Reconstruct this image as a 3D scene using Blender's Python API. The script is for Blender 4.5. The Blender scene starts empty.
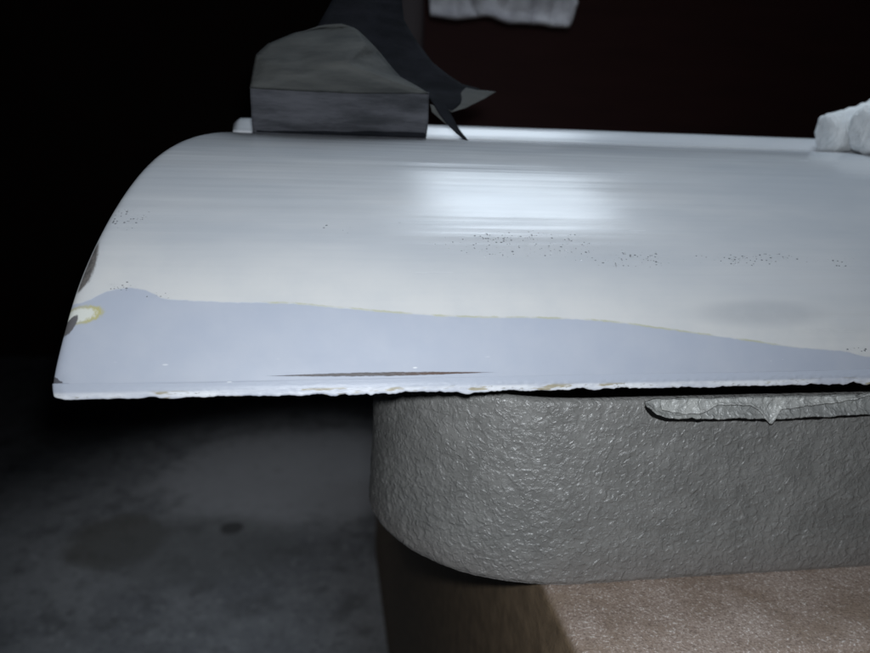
import bpy, bmesh, math, random
from mathutils import Vector, Matrix, noise
random.seed(7)
S = bpy.context.scene
COL = S.collection
rad = math.radians
# ------------------------------------------------------------------ camera
F_PX, PW, PH = 720.0, 870.0, 653.0
PITCH, YAW, ROLL = rad(13.8), rad(9.0), rad(1.8)
FW = Vector((math.sin(YAW)*math.cos(PITCH), math.cos(YAW)*math.cos(PITCH), -math.sin(PITCH)))
_r = Vector((math.cos(YAW), -math.sin(YAW), 0)); _u = _r.cross(FW)
RT = _r*math.cos(ROLL) + _u*math.sin(ROLL)
UP = _u*math.cos(ROLL) - _r*math.sin(ROLL)
cd = bpy.data.cameras.new('camera'); cam = bpy.data.objects.new('camera', cd); COL.objects.link(cam)
m = Matrix((RT, UP, -FW)).transposed().to_4x4(); cam.matrix_world = m
cd.sensor_fit = 'HORIZONTAL'; cd.sensor_width = 36; cd.lens = 36*F_PX/PW
cd.clip_start = .01; cd.clip_end = 60
cd.dof.use_dof = True; cd.dof.focus_distance = .335; cd.dof.aperture_fstop = 8
S.camera = cam
def at(px, py, y):                       # photo pixel + known depth (world y) -> point
    d = FW + RT*((px-PW/2)/F_PX) - UP*((py-PH/2)/F_PX)
    return d*(y/d.y)
def at_z(px, py, z):
    d = FW + RT*((px-PW/2)/F_PX) - UP*((py-PH/2)/F_PX)
    return d*(z/d.z)
# ------------------------------------------------------------------ world, lights, exposure
w = bpy.data.worlds.new('World'); S.world = w; w.use_nodes = True
w.node_tree.nodes['Background'].inputs[0].default_value = (.55, .68, 1, 1)
w.node_tree.nodes['Background'].inputs[1].default_value = .0012
def area(name, loc, aim, power, color, shape, sx, sy=None, spread=180):
    l = bpy.data.lights.new(name, 'AREA'); l.energy = power; l.color = color; l.shape = shape
    l.size = sx
    if sy: l.size_y = sy
    l.spread = rad(spread)
    o = bpy.data.objects.new(name, l); COL.objects.link(o); o.location = loc
    o.rotation_euler = (Vector(aim)-Vector(loc)).to_track_quat('-Z', 'Y').to_euler()
    return o
# the phone's own flash, just above the lens
area('phone_flash', RT*.006 + UP*.018 + FW*.002, RT*.03+UP*.0+FW*.5, 1.28, (.89, .945, 1), 'DISK', .014)
# the work lamp over the panel
lamp = area('work_lamp', (.315, .68, .74), (.315, .68, 0), 1.6, (.78, .89, 1), 'RECTANGLE', .30, .66, 95)
lamp.rotation_euler = (0, 0, 0)
# added fill spot with no real source, brightens the floor beyond the bench
sl = bpy.data.lights.new('floor_fill', 'SPOT'); sl.energy = 12; sl.color = (.90, .94, 1); sl.spot_size = rad(44); sl.spot_blend = 1.; sl.shadow_soft_size = .06
so_ = bpy.data.objects.new('floor_fill', sl); COL.objects.link(so_); so_.location = (-.55, 2.1, 1.25)
so_.rotation_euler = (at_z(285, 520, -.92)-so_.location).to_track_quat('-Z', 'Y').to_euler()
S.view_settings.view_transform = 'Standard'; S.view_settings.look = 'None'
S.view_settings.exposure = 0; S.view_settings.gamma = 1
S.render.engine = 'CYCLES'

# ------------------------------------------------------------------ helpers
class NT:
    def __init__(s, name):
        s.m = bpy.data.materials.new(name); s.m.use_nodes = True
        s.t = s.m.node_tree; s.n = s.t.nodes; s.b = s.n['Principled BSDF']
    def link(s, a, b): s.t.links.new(a, b)
    def _set(s, inp, v):
        if isinstance(v, bpy.types.NodeSocket): s.link(v, inp)
        elif v is not None: inp.default_value = v
    def M(s, op, a, b=None, c=None, clamp=False):
        n = s.n.new('ShaderNodeMath'); n.operation = op; n.use_clamp = clamp
        for i, v in enumerate((a, b, c)): s._set(n.inputs[i], v)
        return n.outputs[0]
    def ramp(s, v, lo, hi, a=0., b=1.):      # smoothstep map
        n = s.n.new('ShaderNodeMapRange'); n.interpolation_type = 'SMOOTHSTEP'
        s._set(n.inputs[0], v); s._set(n.inputs[1], lo); s._set(n.inputs[2], hi)
        n.inputs[3].default_value = a; n.inputs[4].default_value = b
        return n.outputs[0]
    def mix(s, f, a, b):
        n = s.n.new('ShaderNodeMix'); n.data_type = 'RGBA'
        s._set(n.inputs[0], f)
        for i, v in ((6, a), (7, b)):
            if isinstance(v, tuple) and len(v) == 3: v = (*v, 1)
            s._set(n.inputs[i], v)
        return n.outputs[2]
    def noise(s, vec, scale, detail=4, rough=.55, dist=0):
        n = s.n.new('ShaderNodeTexNoise'); s._set(n.inputs['Vector'], vec)
        n.inputs['Scale'].default_value = scale; n.inputs['Detail'].default_value = detail
        n.inputs['Roughness'].default_value = rough; n.inputs['Distortion'].default_value = dist
        return n.outputs[0]
    def vor(s, vec, scale, feature='F1'):
        n = s.n.new('ShaderNodeTexVoronoi'); n.feature = feature; s._set(n.inputs['Vector'], vec)
        n.inputs['Scale'].default_value = scale
        return n
    def scale(s, vec, sc, off=(0, 0, 0)):
        n = s.n.new('ShaderNodeMapping'); s._set(n.inputs[0], vec)
        n.inputs[1].default_value = off; n.inputs[3].default_value = sc
        return n.outputs[0]
    def comb(s, x, y, z=0.):
        n = s.n.new('ShaderNodeCombineXYZ')
        for i, v in enumerate((x, y, z)): s._set(n.inputs[i], v)
        return n.outputs[0]
    def sep(s, v):
        n = s.n.new('ShaderNodeSeparateXYZ'); s._set(n.inputs[0], v); return n.outputs
    def obj(s): return s.n.new('ShaderNodeTexCoord').outputs['Object']
    def attr(s, name):
        n = s.n.new('ShaderNodeAttribute'); n.attribute_name = name; return n.outputs['Vector']
    def bump(s, h, strength, dist, prev=None):
        n = s.n.new('ShaderNodeBump'); s._set(n.inputs['Height'], h)
        n.inputs['Strength'].default_value = strength; n.inputs['Distance'].default_value = dist
        if prev is not None: s.link(prev, n.inputs['Normal'])
        return n.outputs[0]
    def ell(s, u, v, cu, cv, ru, rv):        # 1 inside an ellipse, soft falling to 0
        a = s.M('DIVIDE', s.M('SUBTRACT', u, cu), ru); b = s.M('DIVIDE', s.M('SUBTRACT', v, cv), rv)
        d = s.M('ADD', s.M('MULTIPLY', a, a), s.M('MULTIPLY', b, b))
        return s.ramp(d, 1., .0)
    def out(s, color=None, rough=None, normal=None, spec=None, **kw):
        if isinstance(color, tuple): color = (*color, 1)
        s._set(s.b.inputs['Base Color'], color); s._set(s.b.inputs['Roughness'], rough)
        if normal is not None: s.link(normal, s.b.inputs['Normal'])
        s._set(s.b.inputs['Specular IOR Level'], spec)
        for k, v in kw.items(): s._set(s.b.inputs[k], v)
        return s.m
def mesh_obj(name, verts, faces, mat, parent=None, smooth=True):
    me = bpy.data.meshes.new(name); me.from_pydata([tuple(v) for v in verts], [], faces); me.update()
    if smooth: me.polygons.foreach_set('use_smooth', [True]*len(me.polygons))
    me.materials.append(mat)
    o = bpy.data.objects.new(name, me); COL.objects.link(o)
    if parent: o.parent = parent; o.matrix_parent_inverse = parent.matrix_world.inverted()
    return o
def thing(name, loc, label, cat):
    o = bpy.data.objects.new(name, None); COL.objects.link(o); o.location = loc
    o.matrix_world = Matrix.Translation(loc); o.empty_display_size = .02
    o['label'] = label; o['category'] = cat
    return o
def tag(o, label, cat): o['label'] = label; o['category'] = cat; return o
def grid_faces(nu, nv, wrap=False):
    f = []
    for i in range(nu if wrap else nu-1):
        for j in range(nv-1):
            a = i*nv+j; b = ((i+1) % nu)*nv+j
            f.append((a, b, b+1, a+1))
    return f
def box(name, lo, hi, mat, parent=None, bevel=.002, seg=3):
    bm = bmesh.new(); bmesh.ops.create_cube(bm, size=1)
    for v in bm.verts:
        v.co = Vector([lo[i] if v.co[i] < 0 else hi[i] for i in range(3)])
    bmesh.ops.bevel(bm, geom=list(bm.edges), offset=bevel, segments=seg, profile=.5, affect='EDGES')
    me = bpy.data.meshes.new(name); bm.to_mesh(me); bm.free(); me.materials.append(mat)
    me.polygons.foreach_set('use_smooth', [True]*len(me.polygons))
    o = bpy.data.objects.new(name, me); COL.objects.link(o)
    if parent: o.parent = parent; o.matrix_parent_inverse = parent.matrix_world.inverted()
    return o
def lerp_tab(tab, x):
    if x <= tab[0][0]: return tab[0][1]
    for (a, b), (c, d) in zip(tab, tab[1:]):
        if x <= c: return b+(d-b)*(x-a)/(c-a)
    return tab[-1][1]
def smooth_tab(tab, x, w=.008):
    return sum(lerp_tab(tab, x+k*w/3) for k in (-3, -2, -1, 0, 1, 2, 3))/7
def sst(x, a, b):
    t = min(1, max(0, (x-a)/(b-a))); return t*t*(3-2*t)

# ------------------------------------------------------------------ materials
# painted panel: x = metres along, y = arc length up from the front edge, z = distance from the left end
def panel_material():
    n = NT('sanded_panel_paint'); u, v, e = n.sep(n.attr('pv'))
    uv = n.comb(u, v)
    # feather line between bare old paint and sanded filler
    bpts = [(-.115,.0345),(-.103,.0361),(-.0907,.0421),(-.0834,.0431),(-.0685,.0379),(-.0431,.0364),(-.0194,.0359),(.0026,.034),
            (.034,.031),(.0662,.0289),(.0995,.0283),(.1286,.0267),(.1532,.0235),(.1782,.0199),(.2036,.0162),(.2295,.0125),
            (.2509,.0107),(.2668,.0075),(.32,.003),(.7,.001)]
    fc = n.n.new('ShaderNodeFloatCurve'); cv = fc.mapping.curves[0]
    U0, U1, VM = -.12, .72, .05
    cp = [((a-U0)/(U1-U0), b/VM) for a, b in bpts]
    cv.points[0].location = cp[0]; cv.points[1].location = cp[-1]
    for p in cp[1:-1]: cv.points.new(*p)
    fc.mapping.update()
    n.link(n.M('DIVIDE', n.M('SUBTRACT', u, U0), U1-U0), fc.inputs['Value'])
    vb = n.M('MULTIPLY', fc.outputs[0], VM)
    wob = n.M('MULTIPLY', n.M('SUBTRACT', n.noise(uv, 260, 3), .5), .0012)
    d = n.M('SUBTRACT', n.M('ADD', v, wob), vb)             # >0 above the line
    low = n.ramp(d, .0005, -.0005)
    big = n.noise(n.scale(uv, (9, 30, 1)), 1.0, 4)
    mott = n.noise(uv, 45, 5, .6)
    streak = n.noise(n.scale(uv, (6, 420, 1)), 1.0, 5, .6)
    upper = n.mix(n.ramp(big, .3, .7), (.465, .490, .525), (.535, .550, .572))
    upper = n.mix(n.M('MULTIPLY', n.ramp(streak, .45, .75), .25), upper, (.42, .45, .49))
    fe = n.M('MULTIPLY', n.ramp(d, .040, .002), n.ramp(n.M('ADD', mott, n.M('MULTIPLY', big, .5)), .45, .95, .6, 1))
    upper = n.mix(fe, upper, (.615, .615, .61))
    # thin smoky patch where the filler is sanded through
    patch = n.M('MULTIPLY', n.ell(u, v, .212, .030, .045, .009), n.ramp(mott, .3, .7, .5, 1))
    upper = n.mix(n.M('MULTIPLY', patch, .34), upper, (.22, .25, .30))
    lower = n.mix(n.ramp(mott, .3, .75), (.385, .418, .495), (.42, .448, .515))
    col = n.mix(low, upper, lower)
    # yellow primer line
    yl = n.M('MULTIPLY', n.ramp(n.M('ABSOLUTE', n.M('SUBTRACT', d, .0002)), .0008, .0001), n.ramp(n.noise(n.comb(u, 0.), 55, 3), .40, .56))
    yl = n.M('MULTIPLY', yl, n.M('MULTIPLY', n.ramp(u, -.035, -.02), n.ramp(u, .235, .20)))
    col = n.mix(n.M('MULTIPLY', yl, .60), col, (.40, .40, .235))
    # pale band of sanded paint just over the line
    # pinholes in the filler
    vo = n.vor(n.scale(uv, (800, 1300, 1)), 1.0)
    rnd, rn2, _z = n.sep(vo.outputs['Color'])
    hr_ = n.M('MULTIPLY_ADD', n.M('MULTIPLY', rn2, rn2), .42, .10)
    hole = n.ramp(n.M('SUBTRACT', vo.outputs['Distance'], hr_), .10, -.06)
    spots = [(.098, .0680, .052, .0100, .62), (.150, .0600, .035, .0065, .5), (.213, .0605, .040, .0048, .62), (.262, .059, .02, .004, .4), (-.0885, .0815, .010, .0095, .75),
             (-.0865, .0440, .0075, .0028, .8), (-.072, .0395, .012, .002, .55), (.262, .0105, .012, .0022, .85), (.02, .078, .04, .006, .12)]
    reg = None
    for cu, cv_, ru, rv, k in spots:
        g = n.M('MULTIPLY', n.ell(u, v, cu, cv_, ru, rv), k)
        reg = g if reg is None else n.M('MAXIMUM', reg, g)
    cl = n.ramp(n.noise(uv, 120, 3), .40, .62)
    pick = n.ramp(n.M('SUBTRACT', n.M('MULTIPLY', reg, n.M('MULTIPLY_ADD', cl, 1.0, .35)), rnd), .0, .12)
    pin = n.M('MULTIPLY', hole, pick)
    col = n.mix(n.M('MULTIPLY', n.M('MULTIPLY', reg, n.ramp(n.noise(uv, 210, 4, .7), .45, .7)), .22), col, (.30, .32, .34))
    col = n.mix(n.M('MULTIPLY', pin, .8), col, (.10, .11, .12))
    # rusty scratch near the front edge
    fine = n.noise(n.scale(uv, (300, 1500, 1)), 1.0, 4, .7)
    su = n.M('DIVIDE', n.M('SUBTRACT', u, .026), .051)
    prof = n.M('MULTIPLY', n.M('SUBTRACT', 1., n.M('MULTIPLY', su, su)), .0011)
    sd = n.M('SUBTRACT', n.M('ABSOLUTE', n.M('SUBTRACT', v, .0030)), n.M('MULTIPLY', prof, n.M('MULTIPLY_ADD', fine, .9, .35)))
    scr = n.ramp(sd, .0001, -.0003)
    col = n.mix(n.M('MULTIPLY', scr, n.ramp(fine, .25, .5, .65, 1)), col, n.mix(n.ramp(u, .02, .05), (.075, .065, .065), (.085, .048, .034)))
    # tiny pale / dark nicks along the front edge
    vn = n.vor(n.scale(uv, (150, 520, 1)), 1.0); nk = n.M('MULTIPLY', n.ramp(vn.outputs['Distance'], .25, .1), n.ramp(n.sep(vn.outputs['Color'])[0], .93, .95))
    nk = n.M('MULTIPLY', nk, n.ramp(v, .012, .004)); col = n.mix(nk, col, (.85, .86, .86))
    # worn-through stretch along the left end
    wn = n.noise(n.scale(uv, (1, .55, 1)), 520, 5, .75)
    ww = n.M('MULTIPLY', n.M('MULTIPLY', n.ramp(v, .0375, .048), n.ramp(v, .0735, .053)), .0046)
    we = n.M('SUBTRACT', n.M('SUBTRACT', e, .0006), n.M('MULTIPLY', ww, n.M('MULTIPLY_ADD', wn, .7, .5)))
    wear = n.M('MULTIPLY', n.ramp(we, .0007, -.0009), n.ramp(ww, .0005, .002))
    wear = n.M('MULTIPLY', wear, n.ramp(e, .0003, .0013))
    col = n.mix(n.M('MULTIPLY', wear, .9), col, n.mix(n.ramp(wn, .35, .6), (.035, .028, .024), (.11, .095, .085)))
    # chip with yellow primer rim and a dark foot
    a = n.M('DIVIDE', n.M('SUBTRACT', e, .0045), .0088); b = n.M('DIVIDE', n.M('SUBTRACT', n.M('SUBTRACT', v, .0300), n.M('MULTIPLY', e, .12)), .0040)
    r2 = n.M('ADD', n.M('ADD', n.M('MULTIPLY', a, a), n.M('MULTIPLY', b, b)), n.M('MULTIPLY', n.M('SUBTRACT', wn, .5), 1.5))
    col = n.mix(n.M('MULTIPLY', n.ramp(r2, 1.5, .75), .8), col, n.mix(n.ramp(e, .004, .011), (.42, .40, .24), (.46, .41, .10)))
    col = n.mix(n.ramp(r2, .85, .30), col, (.64, .65, .60))
    ft = n.M('ADD', n.ell(e, n.M('ADD', v, n.M('MULTIPLY', e, -.9)), .0018, .0242, .0036, .0052), n.M('MULTIPLY', n.M('SUBTRACT', wn, .5), 1.1))
    col = n.mix(n.ramp(ft, .2, .6), col, (.12, .115, .12))
    # bruised corner
    cr = n.M('ADD', n.ell(e, v, .0, .0, .0066, .0050), n.M('MULTIPLY', n.M('SUBTRACT', wn, .5), 1.5))
    col = n.mix(n.ramp(cr, .32, .5), col, (.10, .10, .115))
    rough = n.M('ADD', n.ramp(low, 0, 1, .13, .50), n.M('ADD', n.M('MULTIPLY', streak, .10), n.ramp(n.noise(n.scale(uv, (14, 60, 1), (5, 2, 0)), 1., 4, .6), .35, .75, 0, .09)))
    h = n.M('ADD', n.M('MULTIPLY', low, -.2), n.M('ADD', n.M('MULTIPLY', pin, -2.), n.M('MULTIPLY', scr, -1.)))
    nb = n.bump(h, .5, .00025)
    rip = n.M('MULTIPLY', n.M('SUBTRACT', n.M('ADD', n.M('MULTIPLY', n.noise(n.scale(uv, (7, 210, 1)), 1.0, 3, .5), .45), n.M('MULTIPLY', n.noise(n.scale(uv, (2.2, 95, 1), (3, 1, 0)), 1.0, 2), 2.4)), 1.425), n.M('SUBTRACT', 1., n.M('MULTIPLY', low, .93)))
    nb = n.bump(rip, .35, .0006, nb)
    nb = n.bump(n.noise(uv, 1500, 3), .10, .0002, nb)
    return n.out(col, rough, nb, n.ramp(low, 0, 1, .70, .5))
M_PANEL = panel_material()

n = NT('ragged_edge_paint'); p = n.obj()
f1 = n.noise(n.scale(p, (300, 900, 900)), 1, 4, .7); f2 = n.noise(n.scale(p, (35, 120, 120)), 1, 4, .6)
x_, y_, z_ = n.sep(p)
col = n.mix(n.ramp(f2, .35, .65), (.48, .505, .575), (.70, .715, .75))
col = n.mix(n.M('MULTIPLY', n.ramp(f1, .56, .70), n.ramp(f2, .42, .60)), col, (.24, .23, .20))
col = n.mix(n.M('MULTIPLY', n.ramp(n.noise(n.scale(p, (60, 300, 300)), 1, 3), .58, .66), .8), col, (.30, .25, .13))
col = n.mix(n.ramp(n.M('ADD', z_, n.M('MULTIPLY', n.M('SUBTRACT', f2, .5), .0016)), -.1032, -.1018), col, (.405, .436, .508))
nv_ = n.vor(n.scale(p, (70, 0, 260)), 1.0)
nick = n.M('MULTIPLY', n.ramp(n.M('ADD', nv_.outputs['Distance'], n.M('MULTIPLY', n.M('SUBTRACT', f1, .5), .6)), .30, .18), n.ramp(n.sep(nv_.outputs['Color'])[0], .58, .64))
col = n.mix(n.M('MULTIPLY', nick, n.ramp(z_, -.1030, -.1050)), col, (.07, .065, .07))
M_HEM = n.out(col, .42, n.bump(f1, .28, .0005), .5)

n = NT('panel_underside'); p = n.obj()
M_UNDER = n.out(n.mix(n.ramp(n.noise(p, 60), .3, .7), (.10, .10, .11), (.2, .2, .21)), .7)

def stand_material(name, c0, c1, dust):
    n = NT(name); p = n.obj()
    a = n.noise(p, 300, 3, .55, .8); b = n.noise(p, 60, 4, .6); c = n.noise(p, 1500, 3, .6)
    col = n.mix(n.ramp(b, .3, .7), c0, c1)
    col = n.mix(n.M('MULTIPLY', n.ramp(n.M('ADD', a, n.M('MULTIPLY', c, .3)), .70, .86), dust), col, (.52, .53, .52))
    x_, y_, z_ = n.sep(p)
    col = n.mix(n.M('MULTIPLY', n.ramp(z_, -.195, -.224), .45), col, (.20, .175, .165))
    nb = n.bump(n.ramp(a, .36, .74), .62, .0009); nb = n.bump(c, .12, .0004, nb)
    return n.out(col, n.M('MULTIPLY_ADD', c, .16, .27), nb, .8)
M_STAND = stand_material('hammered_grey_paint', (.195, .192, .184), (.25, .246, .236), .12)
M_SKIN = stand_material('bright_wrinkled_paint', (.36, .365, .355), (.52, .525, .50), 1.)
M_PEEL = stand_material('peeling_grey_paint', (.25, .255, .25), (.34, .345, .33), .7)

n = NT('dusty_brown_board'); p = n.obj()
x_, y_, z_ = n.sep(p)
gr = n.noise(n.scale(p, (3, 22, 22)), 3, 5, .6); g2 = n.noise(p, 25, 5, .65); g3 = n.M('ADD', n.M('MULTIPLY', n.noise(p, 760, 3, .8), .8), n.M('MULTIPLY', n.noise(p, 330, 3, .7), .2)); g4 = n.noise(p, 330, 4, .7)
wood = n.mix(n.ramp(gr, .3, .7), (.15, .105, .065), (.26, .185, .115))
up = n.sep(n.n.new('ShaderNodeNewGeometry').outputs['Normal'])[2]
dust = n.M('MULTIPLY', n.ramp(up, .25, .95), n.ramp(g2, .15, .55, .55, 1))
col = n.mix(n.M('MULTIPLY', dust, .85), wood, n.mix(n.ramp(g2, .35, .7), (.37, .285, .235), (.49, .395, .345)))
spk = n.M('MULTIPLY', n.ramp(g3, .55, .63), n.M('MULTIPLY', n.ramp(up, .3, .95), n.ramp(n.M('ADD', n.M('MULTIPLY', g4, .4), n.M('MULTIPLY', g2, .6)), .34, .56)))
col = n.mix(n.M('MULTIPLY', n.M('MULTIPLY', n.ramp(g3, .48, .41), n.ramp(up, .3, .95)), .6), col, (.14, .10, .085))
col = n.mix(n.M('MULTIPLY', spk, .85), col, (.86, .80, .76))
col = n.mix(n.M('MULTIPLY', n.ramp(g4, .62, .75), .5), col, (.30, .28, .26))
nb = n.bump(g4, .4, .0012); nb = n.bump(g3, .7, .0009, nb)
M_BENCH = n.out(col, .62, nb, .35)

n = NT('concrete_floor'); p = n.obj()
a = n.noise(p, 2.2, 6, .6); b = n.noise(p, 14, 5, .65); c = n.noise(p, 90, 4, .7)
col = n.mix(n.ramp(a, .35, .65), (.27, .28, .30), (.48, .49, .51))
col = n.mix(n.M('MULTIPLY', n.ramp(b, .50, .64), .6), col, (.17, .175, .18))
col = n.mix(n.M('MULTIPLY', n.ramp(c, .54, .66), .6), col, (.12, .12, .13))
col = n.mix(n.M('MULTIPLY', n.ramp(n.noise(p, 38, 5, .75), .54, .66), .55), col, (.62, .63, .65))
FZ = -.92
fx, fy, fz = n.sep(p)
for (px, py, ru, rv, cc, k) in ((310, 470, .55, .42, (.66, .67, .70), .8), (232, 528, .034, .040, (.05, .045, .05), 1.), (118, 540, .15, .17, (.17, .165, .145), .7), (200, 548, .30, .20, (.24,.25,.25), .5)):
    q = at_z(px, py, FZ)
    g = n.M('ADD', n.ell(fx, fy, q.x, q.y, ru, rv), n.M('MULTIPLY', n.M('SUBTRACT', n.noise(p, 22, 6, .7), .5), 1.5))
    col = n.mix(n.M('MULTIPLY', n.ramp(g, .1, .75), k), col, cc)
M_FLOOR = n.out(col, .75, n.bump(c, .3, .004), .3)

def sand_mat(name, c0, c1, spec=.3):
    n = NT(name); p = n.obj()
    col = n.mix(n.ramp(n.noise(n.scale(p, (.35, 1, 2.2)), 75, 5, .65), .3, .7), c0, c1)
    g = n.noise(p, 2500, 2)
    return n.out(n.mix(n.M('MULTIPLY', n.ramp(g, .6, .75), .10), col, (.2, .2, .21)), .85, n.bump(g, .3, .0003), spec)
M_GRIT = sand_mat('worn_black_abrasive', (.006, .007, .009), (.012, .013, .017), .08)
M_PAPER = sand_mat('grey_paper_backing', (.050, .053, .053), (.080, .083, .080))
M_FACE = sand_mat('dusty_abrasive_face', (.024, .026, .031), (.074, .076, .088))

n = NT('white_knit_glove'); p = n.obj()
wv = n.n.new('ShaderNodeTexWave'); wv.wave_type = 'BANDS'; n.link(n.scale(p, (1, .6, .6)), wv.inputs[0]); wv.inputs['Scale'].default_value = 170; wv.inputs['Distortion'].default_value = 3
fz = n.noise(p, 700, 4, .7); g = n.noise(p, 60, 4)
col = n.mix(n.ramp(g, .3, .7), (.66, .69, .71), (.80, .82, .83))
M_GLOVE = n.out(col, .95, n.bump(fz, .6, .002, n.bump(wv.outputs[0], .35, .001)), .1)
n = NT('pale_cloth'); p = n.obj(); g = n.noise(p, 18, 5, .65)
M_CLOTH = n.out(n.mix(n.ramp(g, .3, .7), (.26, .25, .27), (.44, .425, .44)), .95, n.bump(n.noise(p, 160, 5, .7), .7, .01), .1)
n = NT('dark_maroon_wood'); p = n.obj(); g = n.noise(n.scale(p, (30, 30, 3)), 1, 5)
M_POST = n.out(n.mix(g, (.016, .010, .012), (.030, .018, .020)), .6)
n = NT('dark_brown_wall'); p = n.obj(); g = n.noise(p, 3, 6, .65)
M_WALL = n.out(n.mix(g, (.030, .017, .014), (.055, .030, .024)), .85, n.bump(n.noise(p, 40), .3, .01))

n = NT('dark_red_board'); p = n.obj(); g = n.noise(n.scale(p, (2, 2, 14)), 2, 5, .6)
M_BOARD = n.out(n.mix(g, (.060, .022, .022), (.110, .042, .040)), .7)
# ------------------------------------------------------------------ setting
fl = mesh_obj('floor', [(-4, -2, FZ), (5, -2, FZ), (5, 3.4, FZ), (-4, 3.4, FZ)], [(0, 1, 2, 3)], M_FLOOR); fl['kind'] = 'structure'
wl = box('wall', (-4, 3.2, FZ+.002), (5, 3.35, 1.8), M_WALL, bevel=.004); wl['kind'] = 'structure'

# ------------------------------------------------------------------ bench
BX, BY, BZ = .1135, .2575, -.222
bench = box('workbench', (BX, BY, FZ+.001), (1.25, 1.5, BZ), M_BENCH, bevel=.007, seg=5)
tag(bench, 'dusty brown wooden bench under the oval grey stand', 'bench')

# ------------------------------------------------------------------ oval stand
ST = -.1188
CX0, CX1, CY, RS = .1305, .52, .4225, .1025
stand = thing('pedestal', (.32, CY, BZ), 'oval grey pedestal with rough hammered paint under the white panel', 'pedestal')
def stadium(sfine):
    pts = []
    # visible run: from the back-left round the left end along the front, then coarse
    na = int(math.pi*RS/sfine)
    for i in range(na+1):
        a = math.pi/2 + math.pi*i/na; pts.append((CX0+RS*math.cos(a), CY+RS*math.sin(a), math.cos(a), math.sin(a)))
    nf = int((CX1-CX0)/sfine)
    for i in range(1, nf): pts.append((CX0+(CX1-CX0)*i/nf, CY-RS, 0, -1))
    for i in range(25):
        a = -math.pi/2 + math.pi*i/24; pts.append((CX1+RS*math.cos(a), CY+RS*math.sin(a), math.cos(a), math.sin(a)))
    for i in range(1, 16): pts.append((CX1+(CX0-CX1)*i/16, CY+RS, 0, 1))
    return pts
ring = stadium(.0011)
NZ = 100
def peel(x, y, z):
    q = Vector((x, y, z))
    h = noise.noise(q*300)*.6 + noise.noise(q*170+Vector((3, 1, 7)))*.5 + noise.noise(q*620)*.18
    return h
V = []
for (x, y, nx, ny) in ring:
    for j in range(NZ+1):
        t = j/NZ; z = BZ+.0008 + (ST-BZ-.0008)*t
        o = .0
        if t < .03: o -= .0018*(1-t/.03)**2            # softened foot
        if t > .97: o -= .0025*((t-.97)/.03)**2
        h = peel(x, y, z)
        o += .00075*(abs(h)**1.3*math.copysign(1, h)) + .0006*noise.noise(Vector((x, y, z))*25)
        o -= .0035*t                                     # a little draft
        V.append((x+nx*o, y+ny*o, z))
Fs = grid_faces(len(ring), NZ+1, True)
NR = len(ring)
for (ins, zz) in ((.0035, ST-.0003), (.0040, ST-.055)):
    base = len(V)
    for (x, y, nx, ny) in ring: V.append((x-nx*(.0060+ins), y-ny*(.0060+ins), zz))
    prev = [i*(NZ+1)+NZ for i in range(NR)] if zz > ST-.01 else list(range(base-NR, base))
    for i in range(NR): k = (i+1) % NR; Fs.append((prev[i], prev[k], base+k, base+i))
Fs.append(list(range(base, base+NR))[::-1]); Fs.append([i*(NZ+1) for i in range(NR)])
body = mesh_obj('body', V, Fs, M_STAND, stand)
body.data.polygons[-1].use_smooth = False; body.data.polygons[-2].use_smooth = False
# peeling strip of thick paint along the top of the front
YF = CY-RS-.0030
def strip(name, low, top, lift, seed, x0, x1, nx=420, nv=26, thick=.0012, label=None, rough=.0006, mat=None):
    V = []
    for i in range(nx+1):
        x = x0+(x1-x0)*i/nx
        zl = low(x); zt = top(x)
        for j in range(nv+1):
            s = j/nv; z = zt+(zl-zt)*s
            q = Vector((x, z, seed))
            o = .0006+lift*s**2.2 + rough*peel(x, .3, z+seed) + .0005*noise.noise(q*90)
            o += .0006*math.exp(-((s-.93)/.06)**2)
            V.append((x, YF-o, z))
    o = mesh_obj(name, V, grid_faces(nx+1, nv+1), mat or M_PEEL, stand)
    so = o.modifiers.new('thickness', 'SOLIDIFY'); so.thickness = thick; so.offset = 0
    if label: o['label'] = label
    return o
p0 = at(649, 408, YF); p1 = at(662, 417, YF)
lowtab = [(at(a, b, YF-.003).x, at(a, b, YF-.003).z) for a, b in ((647, 405), (655, 413), (668, 417.5), (700, 418), (740, 417), (770, 418), (800, 416.5), (840, 414.5), (870, 412.5), (960, 406))]
x0 = lowtab[0][0]
strip('peeling_strip', lambda x: lerp_tab(lowtab, x)+.0007*noise.noise(Vector((x*120, 0, 0)))+.0004*noise.noise(Vector((x*420, 0, 5))), lambda x: ST+.0026-(ST+.0016-lowtab[0][1])*(1-sst(x, x0, x0+.006)), .0034, 1.7, x0, lowtab[-1][0], label='lifted strip of thick grey paint along the stand top')
lay = [(at(a, b, YF-.004).x, at(a, b, YF-.004).z) for a, b in ((661, 408), (666, 410), (675, 412), (690, 413), (705, 411), (716, 404), (735, 403.5), (752, 405), (760, 411), (765, 420), (770, 425), (774, 418), (778, 409), (800, 405.5), (830, 402), (848, 399), (870, 394), (885, 391))]
strip('paint_skin', lambda x: smooth_tab(lay, x, .0014)+.0006*noise.noise(Vector((x*260, 3, 0))), lambda x: max(ST+.0029, lerp_tab(lay, x)+.0004), .0016, 4.2, lay[0][0], lay[-1][0], thick=.0009, rough=.0011, mat=M_SKIN).location.y -= .0026

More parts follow.
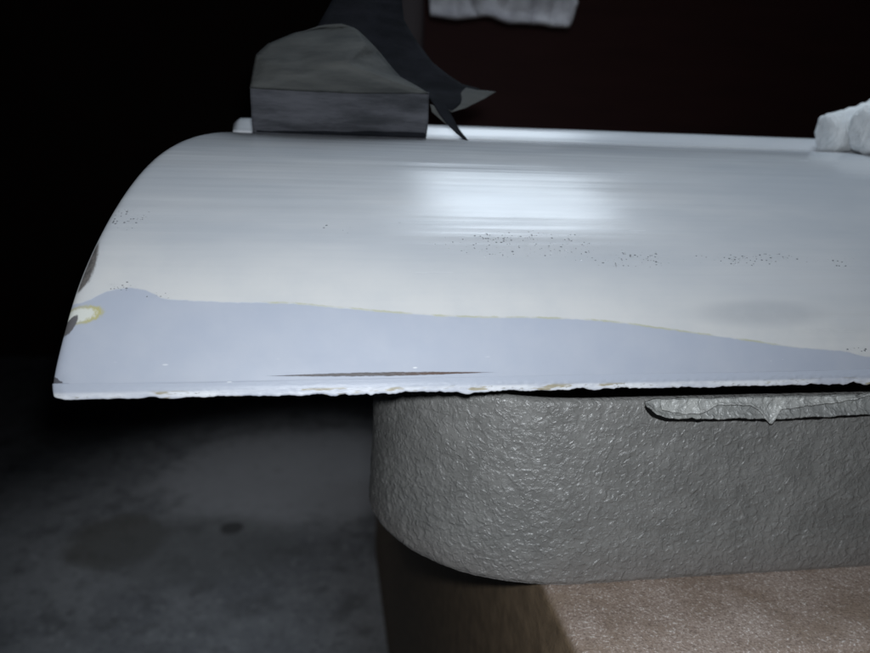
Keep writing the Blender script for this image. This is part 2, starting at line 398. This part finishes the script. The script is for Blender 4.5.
n = NT('shadow_black'); M_SHADOW = n.out((.006, .006, .006), .9, None, .05)  # flat black ribbon: shadow line under the lifted strip, put in as colour
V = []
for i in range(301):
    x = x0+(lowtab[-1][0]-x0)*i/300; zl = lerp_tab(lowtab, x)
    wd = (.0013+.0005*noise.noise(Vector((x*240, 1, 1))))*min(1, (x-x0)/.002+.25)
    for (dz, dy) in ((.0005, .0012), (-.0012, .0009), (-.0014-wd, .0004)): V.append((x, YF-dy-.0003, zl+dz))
mesh_obj('shadow_ribbon', V, grid_faces(301, 3), M_SHADOW, stand)
# ------------------------------------------------------------------ white panel
RP, YC, ZTOP = .1703, .461, .0065
ZC = ZTOP-RP
TH0 = rad(68.)
panel = thing('body_panel', (.25, YC, ST), 'curved white panel with sanded filler and chipped left corner on the grey pedestal', 'panel')
outline = [(-.004, -.1122), (.0, -.1120), (.0069, -.1112), (.0218, -.1089), (.0421, -.1058), (.058, -.1026), (.0723, -.0995), (.0893, -.0957), (.1066, -.0917),
           (.1278, -.0862), (.1483, -.0799), (.1654, -.0736), (.1758, -.0690), (.19, -.0625), (.21, -.0570), (.235, -.0555), (.5, -.0555)]
VTOT = RP*TH0
def prof(v):                                              # arc length -> y, z, ny, nz
    if v < VTOT:
        t = TH0-v/RP
        return YC-RP*math.sin(t), ZC+RP*math.cos(t), -math.sin(t), math.cos(t)
    return YC+(v-VTOT), ZTOP, 0., 1.
XR = .66
def xleft(v): return smooth_tab(outline, v) if v > .004 else lerp_tab(outline, v)
def xright(v): return XR-(xleft(v)+.112)
NVP, NUP = 150, 520
VMAX = VTOT+.030
V = []; A = []
for i in range(NUP+1):
    s = i/NUP; s2 = s**1.15
    for j in range(NVP+1):
        v = VMAX*j/NVP; y, z, ny, nz = prof(v)
        a, b = xleft(v), xright(v); x = a+(b-a)*s2
        e = x-a
        o = -.0016*math.exp(-e/.0016) - .0016*math.exp(-(b-x)/.0016)      # rounded ends
        o += .00025*noise.noise(Vector((x*9, v*26, 2))) 
        o -= .0007*math.exp(-((e-.002)/.003)**2-((v-.001)/.003)**2)       # corner dent
        V.append((x, y+ny*o, z+nz*o)); A += [x, v, e]
skin = mesh_obj('outer_skin', V, grid_faces(NUP+1, NVP+1), M_PANEL, panel)
at_ = skin.data.attributes.new('pv', 'FLOAT_VECTOR', 'POINT'); at_.data.foreach_set('vector', A)
skin.data.materials.append(M_UNDER)
so = skin.modifiers.new('thickness', 'SOLIDIFY'); so.thickness = .0024; so.offset = -1; so.use_rim = True
so.material_offset = 1; so.material_offset_rim = 0
# rolled, ragged front edge
y0, z0, ny0, nz0 = prof(0.0)
tdir = Vector((-math.cos(TH0)*1, -math.sin(TH0)))          # going down the skin (y, z)
endk_ = lambda x: min(1, max(0, (x+.1120)/.006))**.5
V = []; NU2, NH = 900, 18
for i in range(NU2+1):
    x = -.1119+(XR+.1119)*i/NU2*.998
    r1 = noise.noise(Vector((x*38, 1, 0))); r2 = noise.noise(Vector((x*150, 5, 0))); r3 = noise.noise(Vector((x*520, 9, 0)))
    rg = max(0, sst(x, -.08, .0))
    reach = -.006*max(0, noise.noise(Vector((x*62, 7, 3)))-.38) + .0050*(.72+.28*endk_(x)) + .0009*r1 + (.0010*r2+.0005*r3)*(.4+.6*rg) + .0007*max(0, noise.noise(Vector((x*70, 2, 2))))
    endk = min(1, max(.0, (x+.1120)/.005))**.5
    for j in range(NH+1):
        s = j/NH
        # lies along the tangent, then curls under
        L = -.0014+(reach+.0014)*min(1, s/.62)
        py = y0+tdir.x*L; pz = z0+tdir.y*L
        bulge = .0004*math.sin(math.pi*min(1, s/.62))**2*endk
        py += ny0*bulge; pz += nz0*bulge
        if s > .62:
            k = (s-.62)/.38*math.pi*.62
            rr = .0010
            py += rr*(1-math.cos(k)); pz -= rr*math.sin(k)*.9
        cr = .25+.75*sst(x, .02, .14)
        hh = (noise.noise(Vector((x*420, s*5, 3)))*.00022 + noise.noise(Vector((x*900, s*9, 6)))*.00016)*cr
        hh *= sst(s, .0, .4)
        if s < .01: hh = -.0001
        hh -= .0014*(1-endk)
        V.append((x+(1-endk)*.0022*s*s, py+ny0*hh, pz+nz0*hh))
hem = mesh_obj('rolled_edge', V, grid_faces(NU2+1, NH+1), M_HEM, panel); hem['label'] = 'thick ragged white lower front edge with flaked paint'
so = hem.modifiers.new('thickness', 'SOLIDIFY'); so.thickness = .0010; so.offset = 1
# raised lip along the back, and the back wall that stands on the pedestal
lipp = [(YC+.0265, ZTOP-.0006), (YC+.0290, ZTOP+.0002), (YC+.0325, ZTOP+.0024), (YC+.0365, ZTOP+.0052), (YC+.0400, ZTOP+.0074), (YC+.0418, ZTOP+.0080), (YC+.0436, ZTOP+.0070), (YC+.0444, ZTOP+.002),
        (YC+.0447, -.05), (YC+.0447, ST-.0545)]
V = []; xs = [-.0565+(XR-.1+.0565)*i/160 for i in range(161)]
for i, x in enumerate(xs):
    k = min(1, max(0, (x+.0570)/.003))**.5
    for (y, z) in lipp:
        zz = z if z < ZTOP else ZTOP+(z-ZTOP)*(.35+.65*k)
        V.append((x, y, zz+.0002*noise.noise(Vector((x*20, 0, 0)))))
lip = mesh_obj('back_lip', V, grid_faces(len(xs), len(lipp)), None or M_PANEL, panel)
at_ = lip.data.attributes.new('pv', 'FLOAT_VECTOR', 'POINT')
A = []
for x in xs:
    for k in range(len(lipp)): A += [x, .24+.004*k, .1]
at_.data.foreach_set('vector', A)
so = lip.modifiers.new('thickness', 'SOLIDIFY'); so.thickness = .002; so.offset = 1

# ------------------------------------------------------------------ sanding block
block = thing('sanding_block', (.01, .465, ZTOP), 'sanding block wrapped in dark grey sandpaper with loose torn flaps on the panel', 'sanding block')
YB = .4445
bl = at(253, 136, YB); br = at(428, 139, YB); zt = at(340, 89, YB).z
V = []; nx, nz = 60, 24
def sheetpt(s, t):                                        # sandpaper round front: s along, t up
    a = at(253-3*t, 137.5-52*t, YB); b = at(427+2*t, 140-48*t, YB); p = a.lerp(b, s)
    p.y += .0012*noise.noise(Vector((s*5, t*2, 1))) - .0012*math.sin(math.pi*t) + (.0065*(1-t/.42)**2 if t < .42 else 0)
    return p
for i in range(nx+1):
    for j in range(nz+1): V.append(sheetpt(i/nx, j/nz))
wrap = mesh_obj('sandpaper_wrap', V, grid_faces(nx+1, nz+1), M_FACE, block)
so = wrap.modifiers.new('thickness', 'SOLIDIFY'); so.thickness = .0008; so.offset = 0
box('block_core', (bl.x+.001, YB+.0015, ZTOP+.0002), (br.x-.001, YB+.0395, zt-.0005), M_GRIT, block, .0015)
def flap(name, rows, mat, amp=.0008, seed=0, lvl=3, th=.0005):
    V = []; nr, ncol = len(rows), len(rows[0])
    for r in rows:
        for (px, py, y) in r: V.append(at(px, py, y))
    f = [(i*ncol+j, i*ncol+j+1, (i+1)*ncol+j+1, (i+1)*ncol+j) for i in range(nr-1) for j in range(ncol-1)]
    o = mesh_obj(name, V, f, mat, block)
    bm = bmesh.new(); bm.from_mesh(o.data)
    bmesh.ops.subdivide_edges(bm, edges=list(bm.edges), cuts=5, use_grid_fill=True, smooth=.55)
    for v in bm.verts: v.co += Vector((0, 1, .35))*amp*(noise.noise(v.co*95+Vector((seed, 0, 0)))+1.2*abs(noise.noise(v.co*70+Vector((0, seed, 4)))))
    for fc in bm.faces: fc.smooth = True
    bm.to_mesh(o.data); bm.free()
    so = o.modifiers.new('thickness', 'SOLIDIFY'); so.thickness = th; so.offset = 0
    return o
Y = YB
pv = dict(A=(250, 88, Y-.0005), B=(256, 55, Y+.006), C=(268, 44, Y+.010), D=(295, 33, Y+.013), E=(342, 24, Y+.020), F=(354, 28, Y+.014), G=(378, 52, Y+.010),
          H=(400, 77, Y+.006), I=(429, 94, Y-.0005), J=(345, 64, Y-.014), K=(296, 75, Y-.010), L=(340, 93, Y-.0005), M=(304, 49, Y+.003), N=(364, 44, Y-.001), P=(270, 66, Y-.004), Q=(396, 84, Y-.009))
ky = list(pv); V = [at(*pv[k]) for k in ky]
T = 'AKP APB BPM PKM BMC CMD DME MKJ MJE EJN ENF FNG NJG GJH HJQ HQI QLI JLQ KLJ ALK'.split()
o = mesh_obj('paper_fold', V, [tuple(ky.index(c) for c in t)[::-1] for t in T], M_PAPER, block)
bm = bmesh.new(); bm.from_mesh(o.data)
bmesh.ops.subdivide_edges(bm, edges=list(bm.edges), cuts=5, use_grid_fill=True, smooth=.12)
bmesh.ops.recalc_face_normals(bm, faces=bm.faces)
for v in bm.verts: v.co += Vector((0, 1, .3))*(.0007*noise.noise(v.co*120)+.0012*abs(noise.noise(v.co*65+Vector((3, 0, 1)))))
for fc in bm.faces: fc.smooth = True
bm.to_mesh(o.data); bm.free()
o.modifiers.new('thickness', 'SOLIDIFY').thickness = .0004
flap('paper_fold', [[(268, 44, Y+.010), (298, 33, Y+.012), (340, 24, Y+.016), (357, 30, Y+.014), (402, 79, Y+.008)],
                    [(272, 60, Y+.026), (298, 50, Y+.028), (340, 44, Y+.030), (357, 52, Y+.028), (402, 90, Y+.022)],
                    [(268, 92, Y+.036), (298, 92, Y+.036), (340, 92, Y+.036), (357, 94, Y+.036), (402, 96, Y+.034)]], M_PAPER, .0012, 2)
flap('loose_flap', [[(352, -40, Y+.034), (398, -40, Y+.040), (404, 20, Y+.038), (432, 62, Y+.034), (462, 84, Y+.030), (480, 89, Y+.028)],
                    [(335, -5, Y+.028), (372, -6, Y+.030), (388, 40, Y+.029), (418, 76, Y+.026), (448, 95, Y+.023), (466, 99, Y+.022)],
                    [(312, 36, Y+.022), (352, 34, Y+.020), (378, 62, Y+.020), (404, 86, Y+.018), (432, 100, Y+.016), (452, 111, Y+.016)]], M_GRIT, .0012, 5)
flap('torn_corner', [[(440, 84, Y+.040), (476, 90, Y+.025), (496, 92, Y+.023)],
                     [(430, 94, Y+.036), (466, 100, Y+.020), (484, 99, Y+.020)],
                     [(425, 98, Y+.032), (452, 112, Y+.0165), (466, 108, Y+.018)]], M_PAPER, .0006, 8)
flap('hanging_strip', [[(424, 92, Y+.004), (436, 96, Y+.010)], [(431, 100, Y+.002), (446, 106, Y+.010)], [(440, 114, Y+.000), (453, 118, Y+.008)], [(450, 127, Y-.001), (459, 129, Y+.005)], [(464, 139.5, Y-.002), (468, 140.5, Y+.000)]], M_GRIT, .0003, 11)
flap('torn_corner', [[(430, 104, Y+.012), (440, 108, Y+.010)], [(432, 112, Y+.010), (447, 118, Y+.0085)], [(446, 124, Y+.008), (454, 127, Y+.007)]], M_PAPER, .0003, 13)

# ------------------------------------------------------------------ gloved hand (fingertips reach into the frame)
def ztop(y):
    return ZC+math.sqrt(max(0, RP**2-(YC-y)**2)) if y < YC else ZTOP
hv = []; he = []; hr = []
def add(p, r, parent=None):
    hv.append(tuple(p)); hr.append(r)
    if parent is not None: he.append((parent, len(hv)-1))
    return len(hv)-1
wrist = add((.560, .455, .062), (.034, .026))
palm = add((.500, .455, .054), (.040, .020), wrist)
def finger(root, kn, pts):
    i = add(kn, .0125, root)
    for p, r in pts: i = add(p, r, i)
kn = [((.462, .487, .052)), ((.458, .466, .054)), ((.460, .442, .048)), ((.466, .418, .040))]
tips = [(.3470, .4780, .0160), (.3490, .4450, .0180), (.3850, .4190, .0150), (.4100, .3960, .0130)]
for k, (tx, ty, r) in zip(kn, tips):
    zb = ztop(ty)+r*.80
    kx, ky, kz = k
    i = add(k, .0170, palm)
    i = add((kx*.55+tx*.45, ky*.55+ty*.45, kz*.45+zb*.55+.004), r*1.08, i)
    i = add((tx+.028, ty+.001, zb+.004), r*1.04, i)
    i = add((tx+.010, ty, zb+.001), r*1.0, i)
    i = add((tx, ty, zb), r*.95, i)
t = add((.505, .492, .046), .016, palm)
t = add((.470, .508, .034), .0135, t); t = add((.440, .512, ztop(.5)+.013+.009), .0115, t)
arm = add((.66, .46, .085), (.034, .030), wrist); 
me = bpy.data.meshes.new('gloved_hand'); me.from_pydata(hv, he, []); me.update()
hand = bpy.data.objects.new('gloved_hand', me); COL.objects.link(hand); me.materials.append(M_GLOVE)
sk = hand.modifiers.new('skin', 'SKIN'); sk.use_smooth_shade = True
if not me.skin_vertices: 
    bm = bmesh.new(); bm.from_mesh(me); bm.verts.layers.skin.verify(); bm.to_mesh(me); bm.free()
for sv, r in zip(me.skin_vertices[0].data, hr):
    sv.radius = r if isinstance(r, tuple) else (r, r)
me.skin_vertices[0].data[0].use_root = True
su = hand.modifiers.new('smooth', 'SUBSURF'); su.levels = 3; su.render_levels = 3
tx = bpy.data.textures.new('knit_lumps', 'CLOUDS'); tx.noise_scale = .006; tx.noise_depth = 3
dm = hand.modifiers.new('lumps', 'DISPLACE'); dm.texture = tx; dm.strength = .0042; dm.mid_level = .5
tag(hand, 'pale knit gloved fingers resting on the panel top at the right edge', 'glove')

# ------------------------------------------------------------------ things in the dark behind
RY = 1.10
rack = thing('wooden_rack', (.55, RY, BZ), 'dark maroon upright rack standing in the dark behind the panel', 'rack')
a = at(396, 60, RY).x; b = at(422, 60, RY).x
box('post', (a, RY-.02, BZ+.0005), (b, RY+.02, .42), M_POST, rack, .004)
box('post', (a+.95, RY-.02, BZ+.0005), (b+.95, RY+.02, .42), M_POST, rack, .004)
box('rail', (b+.0005, RY-.018, .33), (a+.9495, RY+.018, .365), M_POST, rack, .004)
V = []; nx, nv = 160, 120
xa, xb = b+.004, at(566, 10, RY).x
for i in range(nx+1):
    s = i/nx; x = xa+(xb-xa)*s
    zb = at(500, 27, RY).z + .006*noise.noise(Vector((s*4, 0, 4))) - .004*(s-.45) + .03*sst(s, .93, 1)**2
    for j in range(nv+1):
        t = j/nv
        if t < .6: z = zb+(.37-zb)*(t/.6); y = RY-.024-.012*(1-t/.6)
        elif t < .7: k = (t-.6)/.1*math.pi; z = .37+.006*math.sin(k); y = RY-.024*math.cos(k)
        else: z = .37-.12*(t-.7)/.3; y = RY+.024
        f = .006*math.sin(s*19+1.2*math.sin(s*7))*(1-min(1, t/.75)) + .010*noise.noise(Vector((s*9, z*22, 1)))*(1 if t < .55 else 0)
        roll = .012*math.exp(-((t)/.035)**2)
        V.append((x, y-abs(f)-roll if t < .6 else y, z))
cl = mesh_obj('hanging_cloth', V, grid_faces(nx+1, nv+1), M_CLOTH)
so = cl.modifiers.new('thickness', 'SOLIDIFY'); so.thickness = .004; so.offset = 0
tag(cl, 'pale grey rumpled cloth hanging at the top of the dark background', 'cloth')

bd = box('wooden_board', (at(424, 60, 1.72).x-.01, 1.72, FZ+.001), (1.9, 1.76, .9), M_BOARD, bevel=.004)
tag(bd, 'dark reddish brown board standing upright behind the panel and bench', 'board')
